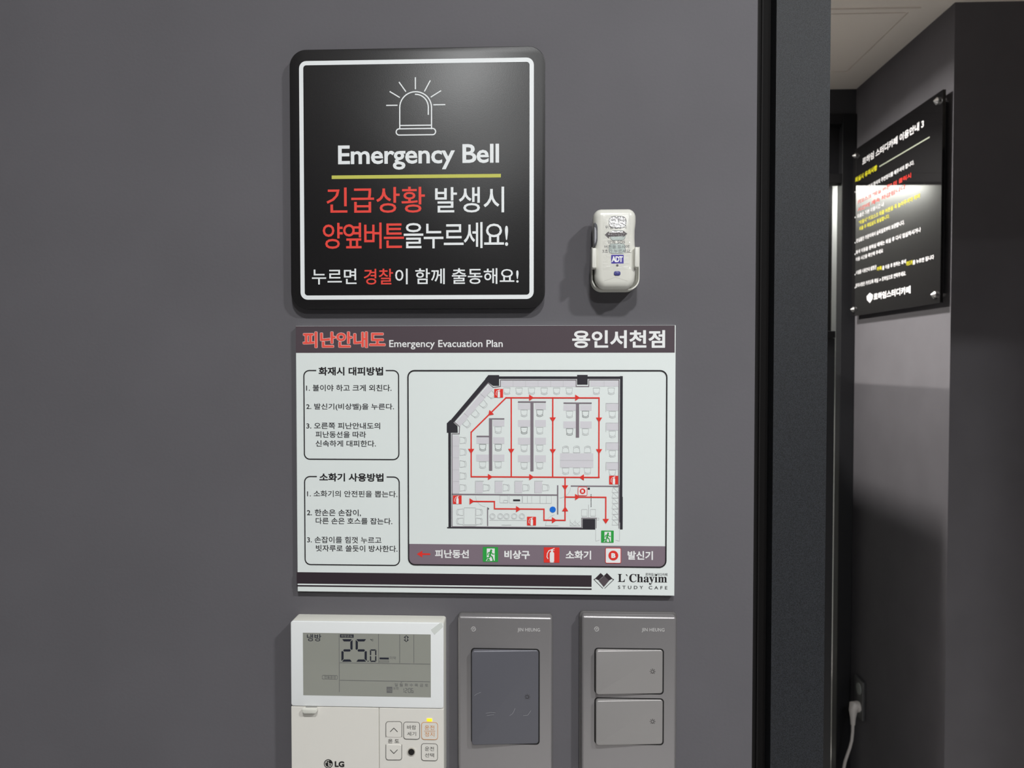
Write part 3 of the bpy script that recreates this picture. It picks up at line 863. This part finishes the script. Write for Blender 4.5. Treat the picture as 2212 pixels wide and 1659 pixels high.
for nm, r in (('button', (872, 1559.3, 906.6, 1596.2)), ('button', (910.8, 1560, 945.5, 1596.8)), ('button', (910.4, 1606, 945.1, 1642.5)), ('button', (833.6, 1558.7, 868.3, 1592)), ('button', (833.6, 1607.7, 868.3, 1641.4))):
    bm = bmesh.new(); prism(bm, W0, rrect(*px_rect(B_, *r), 5.5 * PXM, 6), 0.01685, 0.0172, 0.0002, 1)
    obj(nm, bm, M_ACB, ac)
Bf = W0.moved(0.0172)
i = Ink(Bf, 0.00008, f=fa)
i.frame(1293, 1185, 1457, 1360, 26, 5); i.frame(1475, 1407, 1640, 1580, 26, 5)
for up in (0, 1):
    ys = (lambda y: y) if not up else (lambda y: 2757 - y)
    i.stroke([i.q(1111, ys(1338))] + [i.q(1111 + 26 * (1 - math.cos(t * math.pi / 12)), ys(1182 + 26 * (1 - math.sin(t * math.pi / 12)))) for t in range(7)]
             + [i.q(1274 - 26 * (1 - math.sin(t * math.pi / 12)), ys(1182 + 26 * (1 - math.cos(t * math.pi / 12)))) for t in range(7)] + [i.q(1274, ys(1338))], 5 * i.k())
    i.line([(1157, ys(1284)), (1192, ys(1248)), (1228, ys(1285))], 7)
i.text('온 도', 1133, 1247, 1360, 1400, bold=0.004); i.text('바람', 1328, 1420, 1218, 1262, bold=0.004); i.text('세기', 1328, 1420, 1285, 1327, bold=0.004); i.text('운전', 1510, 1605, 1438, 1482, bold=0.004); i.text('선택', 1510, 1605, 1505, 1547, bold=0.004)
i.done('button_lettering', M_BTN, ac)
i = Ink(Bf, 0.00008, f=fa)
i.frame(1477, 1188, 1642, 1363, 26, 5); i.text('운전', 1508, 1608, 1219, 1265, bold=0.004); i.text('정지', 1508, 1608, 1288, 1335, bold=0.004); i.line([(1503, 1278), (1615, 1279)], 4)
i.done('power_button_lettering', M_ORA, ac, label='orange power button lettering')
ml = mat('amber_indicator', (255, 176, 20), 0.4, emit=1.6)
bm = bmesh.new(); prism(bm, W0, rrect(*px_rect(H, 922, 1552.2, 933.1, 1558.3)), 0.0168, 0.0172, 0.0001, 1); obj('indicator_light', bm, ml, ac, label='lit amber indicator')
bm = bmesh.new(); c = Bf.at(Bf.uv(888.9, 1623.5))
tube(bm, [c + Vector((0, 0.0004, 0)), c + Vector((0, -0.0006, 0))], 0.0029, 28); obj('sensor_ring', bm, mat('sensor_ring', (165, 160, 150), 0.35), ac)
bm = bmesh.new(); tube(bm, [c + Vector((0, -0.0002, 0)), c + Vector((0, -0.0008, 0))], 0.0024, 28); obj('sensor', bm, mat('black_sensor', (26, 24, 24), 0.2), ac, label='round black sensor')
i = Ink(H, 0.00005, f=fa); i.disc(520, 1615, 46); i.text('LG', 585, 683, 1588, 1648, bold=0.02, heavy=2); i.done('logo_lettering', mat('logo_black', (30, 28, 28), 0.4), ac)
i = Ink(H, 0.00015, f=fa); i.arc(520, 1615, 34, 34, 75, 360, 6, 20); i.line([(523, 1597), (523, 1632), (536, 1632)], 7); i.line([(528, 1615), (554, 1615)], 6); i.disc(503, 1600, 5); i.done('logo_face_print', M_ACB, ac)
tp = thing('tape_strip', H.at(H.uv(948, 1352), 0), 'small strip of clear tape on the top right corner of the thermostat', 'tape')
mt2 = bpy.data.materials.new('clear_tape'); mt2.use_nodes = True
b2 = mt2.node_tree.nodes['Principled BSDF']; b2.inputs['Base Color'].default_value = (0.75, 0.78, 0.72, 1); b2.inputs['Alpha'].default_value = 0.45; b2.inputs['Roughness'].default_value = 0.4
i = Ink(H, 0.0003, f=fa); i.poly((1572, 238), (1688, 150), (1697, 208), (1610, 290)); i.done('tape', mt2, tp)

# ------------------------------------------------------------------ switches
M_PLATE = mat('dark_satin_metal', (158, 155, 156), 0.3, 0.5, 0.6, bump=(2200, 0.06, 0.0002))
M_ROCK = mat('satin_grey_metal', (152, 149, 148), 0.36, 0.5, 0.3, bump=(2200, 0.05, 0.0002))
M_ROCKF = mat('film_covered_grey', (96, 96, 103), 0.35, 0.5, 0.2)
M_GAP = mat('switch_gap', (20, 19, 19), 0.6)
M_SCR = mat('scratch_mark', (150, 150, 154), 0.5)
M_SYM = mat('switch_symbol', (52, 48, 48), 0.5)
M_BRIGHT = mat('raised_metal_letters', (205, 203, 202), 0.3, 0.5, 0.2)
DP = 0.0095
Wp = W0.moved(DP)


def rocker(parent, x0, y0, x1, y1, raise_l, material, sun, scratches=()):
    u0, v0, u1, v1 = px_rect(Wp, x0, y0, x1, y1)
    g_ = 0.0009
    bm = bmesh.new()
    prism(bm, W0, rrect(u0, v0, u1, v1, 0.0028, 6), DP - 0.0012, DP + 0.00006)
    obj('switch_gap', bm, M_GAP, parent)
    bm = bmesh.new()
    prism(bm, W0, rrect(u0 + g_, v0 + g_, u1 - g_, v1 - g_, 0.0022, 6), DP - 0.001, DP + 0.0012, 0.0008, 3)
    for vtx in bm.verts:                          # pressed in on the right, standing out on the left
        f_ = (vtx.co.x - u0) / (u1 - u0)
        if -vtx.co.y > DP: vtx.co.y -= raise_l * (1 - f_) - 0.0008 * f_
    r = obj('rocker', bm, material, parent, smooth=0.7)
    i = Ink(W0.moved(DP + 0.0012), 0.0)
    uc, vc = Wp.uv(*sun)
    f_ = (uc - u0) / (u1 - u0)
    i.lift = raise_l * (1 - f_) - 0.0008 * f_ + 0.0002
    k_ = PXM
    i.stroke([(uc + 3 * k_ * math.cos(t * math.pi / 10), vc + 3 * k_ * math.sin(t * math.pi / 10)) for t in range(-4, 15)], 0.9 * k_, cap=False)
    for t in range(8):
        if t == 6: continue
        a = t * math.pi / 4
        i.stroke([(uc + 4.4 * k_ * math.cos(a), vc + 4.4 * k_ * math.sin(a)), (uc + 6.2 * k_ * math.cos(a), vc + 6.2 * k_ * math.sin(a))], 0.9 * k_, cap=False)
    i.stroke([(uc - 1.2 * k_, vc - 3.6 * k_), (uc + 1.2 * k_, vc - 3.6 * k_)], 0.9 * k_)
    i.done('lamp_symbol_print', M_SYM, r)
    for sc in scratches:                          # worn scratches on the film
        i = Ink(W0.moved(DP + 0.0012), 0.0)
        uv = [Wp.uv(*p) for p in sc]
        f_ = (min(p[0] for p in uv) - u0) / (u1 - u0)
        i.lift = raise_l * (1 - f_) - 0.0008 * f_ + 0.0001
        i.stroke(uv, 0.7 * k_, cap=False)
        i.done('scratch', M_SCR, r)
    return r


def plate(label, x0, y0, x1, emblem, txt, back):
    u0, v0, u1, v1 = px_rect(Wp, x0, y0, x1, 1600)
    v0 = v1 - 0.1235
    t = thing('light_switch', W0.at(((u0 + u1) / 2, v0)), label, 'light switch')
    bm = bmesh.new()
    prism(bm, W0, rrect(u0 - back, v0 - back, u1 + back, v1 + back, 0.003, 5), 0.0003, 0.0035, 0.0005, 2)
    obj('back_box', bm, mat('grey_back_box', (104, 102, 102), 0.4, 0.5, 0.3), t, smooth=0.6)
    bm = bmesh.new()
    prism(bm, W0, rrect(u0, v0, u1, v1, 0.0022, 5), 0.0036, DP, 0.0019, 4)
    obj('face_plate', bm, M_PLATE, t, smooth=0.5)
    i = Ink(Wp, 0.0001)
    i.text('JIN HEUNG', txt[0], txt[1], txt[2], txt[3], bold=0.01, spacing=1.05)
    i.done('raised_lettering', M_BRIGHT, t)
    i = Ink(Wp, 0.0001)
    ex, ey = emblem
    i.arc(ex, ey, 4.6, 4.6, 30, 200, 1.2); i.arc(ex, ey, 4.6, 4.6, 220, 380, 1.2); i.text('JH', ex - 2.6, ex + 2.6, ey - 2.4, ey + 2.4, bold=0.02)
    i.done('emblem_print', M_BRIGHT, t)
    return t


s1 = plate('grey metal light switch with one large rocker', 989, 1331, 1192.8, (1022.7, 1358.6), (1118, 1166.5, 1356.2, 1365.8), 0.0006)
rocker(s1, 1017.2, 1399.4, 1166, 1606, 0.0036, M_ROCKF, (1138.9, 1503.6), (((1050, 1536), (1060, 1534), (1071, 1535)), ((1052, 1541), (1068, 1539)), ((1101, 1543), (1107, 1539), (1110, 1534), (1113, 1527)), ((1130, 1544), (1140, 1543), (1147, 1533)), ((1026, 1497), (1032, 1493), (1040, 1490))))
s2 = plate('grey metal light switch with two rockers one above the other', 1256.3, 1330, 1461.2, (1288.7, 1358.6), (1386.2, 1435.3, 1356.2, 1365.8), 0.0014)
rocker(s2, 1283.9, 1398.9, 1434.3, 1498, 0.0034, M_ROCK, (1409.2, 1449))
rocker(s2, 1283.9, 1506, 1434.3, 1607, 0.0034, M_ROCK, (1409.2, 1556.8))

# ------------------------------------------------------------------ notice on the passage wall
XS = 1.1125
N = Sheet((XS, 1.84, 1.46), (0, -1, 0), (0, 0, 1))
y0, y1, z0, z1 = 1.601, 2.2165, 1.634, 2.2265
nt_ = thing('notice_board', (XS, (y0 + y1) / 2, z0), 'glossy black acrylic notice with white and yellow text on four silver studs, passage wall', 'sign')
M_ACR = mat('glossy_black_acrylic', (22, 21, 22), 0.045, 0.5)
boxes('panel', M_ACR, nt_, (XS, y0, z0, XS + 0.009, y1, z1), bev=0.0006)
M_STUD = mat('polished_steel', (235, 235, 235), 0.25, 0.5, 1.0)
for yy in (y0 + 0.024, y1 - 0.024):
    for zz in (z0 + 0.024, z1 - 0.024):
        bm = bmesh.new()
        tube(bm, [(X_C - 0.0003, yy, zz), (XS - 0.002, yy, zz)], 0.007, 20)
        tube(bm, [(XS - 0.0004, yy, zz), (XS - 0.005, yy, zz), (XS - 0.0135, yy, zz)], 0.01, 20, rads=[0.0105, 0.0105, 0.0015])
        obj('stud', bm, M_STUD, nt_)
M_NW = mat('notice_white', (226, 224, 236), 0.4); M_NY = mat('notice_yellow', (208, 200, 40), 0.4); M_NR = mat('notice_red', (205, 44, 34), 0.4)
NPX = 2.4 / FPX


def nline(i, s, xl, yt, yb, xr, bold=0.016, heavy=0.0):
    t = Ink(N, 0.0004, NPX)
    t.text(s, xl, xr, yt, yb, bold=bold, heavy=heavy)
    nm = {id(wi): ('white_lettering', M_NW), id(yi): ('yellow_lettering', M_NY), id(ri_): ('red_lettering', M_NR)}[id(i)]
    t.done(nm[0], nm[1], nt_, **({} if i is wi else {'label': nm[0].replace('_', ' ')}))


wi, yi, ri_ = Ink(N, 0.0004, NPX), Ink(N, 0.0004, NPX), Ink(N, 0.0004, NPX)
nline(wi, '르하임 스터디카페 이용안내 3', 1863.2, 342, 357.5, 1995, 0.018, 0.35)
u_, v_ = N.uv(1899.6, 360); uu, _ = N.uv(2008.4, 296)
li = Ink(N, 0.0004, NPX)
li.face([(u_, v_ - 0.0019), (uu, v_ - 0.0019), (uu, v_ + 0.0019), (u_, v_ + 0.0019)])
li.done('rule_print', mat('notice_rule', (160, 165, 148), 0.4), nt_)
nline(yi, '퇴실시 유의사항', 1847.8, 383.5, 394.8, 1894.6, 0.018, 0.25)
# left edge, top and foot of each line as measured along its left end
nline(wi, '퇴실시 사용하신 좌석의 주변정리를 해주셔야 합니다.', 1852, 412.5, 421.5, 1974)
nline(ri_, '키오스크 "퇴실 버튼" 미 클릭시', 1853, 433, 442, 1967.5)
nline(ri_, '시간이 계속 차감됩니다.', 1853, 449, 458, 1958)
nline(wi, '외출은 기본 이용시간 내', 1852, 463, 472, 1909)
nline(yi, '"외출시" 키오스크 외출 버튼을 꼭 눌러주셔야 하며', 1855.5, 477, 486, 1986.5)
nline(yi, '외출 후 재입실도 동일합니다.', 1856.4, 490, 498.5, 1921.4)
nline(wi, '분실물은 카운터에서 습득일로부터 보관합니다.', 1850, 516, 525, 1953.5)
nline(wi, '좌석 이동을 원하실 때에는 퇴실 후 다시 입실하시거나', 1849, 541, 550, 1988.6)
nline(wi, '이용 시간을 확인해 주세요', 1849, 556.5, 565, 1907.5)
nline(wi, '시설물 사용안내 설명은', 1849, 585, 593.8, 1893.5)
nline(yi, '카톡', 1894.5, 577, 586, 1905)
nline(wi, '을 이용 후 원하는 좌석', 1906, 574.5, 583.5, 1957)
nline(yi, '카드키', 1958, 565, 575, 1971)
nline(wi, '를 누르면 됩니다', 1972, 562.5, 572, 2017.6)
nline(wi, '문의사항은 카카오톡 채널 -> 르하임으로 연락주세요.', 1848.5, 612.8, 621.7, 1956.8)
nline(wi, '르하임스터디카페', 1887.5, 634, 649, 1967, 0.02, 0.25)
for py in (414.8, 469.6, 524.4, 549.2, 593.2, 621.4):
    b = Ink(N, 0.0004, NPX); b.disc(1847.4, py, 2.0, 12); b.done('bullet', M_NW, nt_)
wi.poly((1872.5, 640), (1879, 632.5), (1886, 637), (1885.2, 645), (1879.4, 654.5), (1873, 648))
wi.done('gem_logo', M_NW, nt_)
yi.bm.free(); ri_.bm.free()

# ------------------------------------------------------------------ socket, plug and lead low on the passage wall
ou = thing('wall_socket', (X_C, 2.162, 0.20), 'dark wall socket plate low down in the passage corner', 'socket')
M_SOCK = mat('socket_plate', (84, 84, 86), 0.3, 0.5, 0.4)
boxes('plate', M_SOCK, ou, (X_C - 0.009, 2.125, 0.20, X_C - 0.0003, 2.20, 0.338), bev=0.0015)
for zz in (0.304, 0.238):
    bm = bmesh.new(); tube(bm, [(X_C - 0.0092, 2.158, zz), (X_C - 0.011, 2.158, zz)], 0.02, 28)
    obj('outlet', bm, mat('socket_face', (150, 155, 152), 0.25), ou)
pl = thing('power_plug', (X_C - 0.012, 2.15, 0.24), 'white power plug and lead hanging from the passage socket', 'plug')
M_CORD = mat('white_cord', (206, 200, 196), 0.45)
bm = bmesh.new()
tube(bm, [(X_C - 0.0115, 2.155, 0.238), (X_C - 0.020, 2.153, 0.243), (X_C - 0.029, 2.148, 0.247), (X_C - 0.0345, 2.143, 0.232), (X_C - 0.036, 2.140, 0.205), (X_C - 0.037, 2.138, 0.182)], 0.016, 18, rads=[0.019, 0.019, 0.018, 0.0145, 0.0095, 0.0075])
obj('plug_body', bm, M_CORD, pl, smooth=1.0)
cv = [(X_C - 0.037, 2.138, 0.183), (X_C - 0.038, 2.137, 0.155), (X_C - 0.041, 2.136, 0.127), (X_C - 0.048, 2.135, 0.10), (X_C - 0.057, 2.135, 0.073), (X_C - 0.064, 2.135, 0.05), (X_C - 0.068, 2.135, 0.028), (X_C - 0.072, 2.135, 0.0), (X_C - 0.076, 2.135, -0.035), (X_C - 0.083, 2.133, -0.066), (X_C - 0.10, 2.12, -0.0745), (X_C - 0.18, 2.09, -0.0745)]
bm = bmesh.new(); tube(bm, cv, 0.0052, 14); obj('lead', bm, M_CORD, pl, smooth=1.0)

# ------------------------------------------------------------------ cabinet standing in the passage
cb = thing('cabinet', (0.57, 1.94, FZ), 'black cabinet standing behind the door frame at the passage end', 'cabinet')
CX0, CX1, CY0, CY1, CZ = 0.30, 0.840, 1.639, 2.245, 1.557
boxes('body', M_BLACK, cb, (CX0, CY0 + 0.02, FZ, CX1, CY1, CZ - 0.02))
boxes('top', M_BLACK, cb, (CX0, CY0 + 0.001, CZ - 0.0198, CX1, CY1, CZ), bev=0.001)
for a, b in ((CX0 + 0.0005, 0.567), (0.571, CX1 - 0.0005)):
    dr = boxes('door', M_BLACK, cb, (a, CY0 + 0.002, 0.0, b, CY0 + 0.0198, CZ - 0.0205), bev=0.001)
    xh = b - 0.03 if a < 0.5 else a + 0.03
    boxes('handle', M_STUD, dr, (xh - 0.005, CY0 - 0.02, 0.8, xh + 0.005, CY0 + 0.0018, 0.95), bev=0.002)
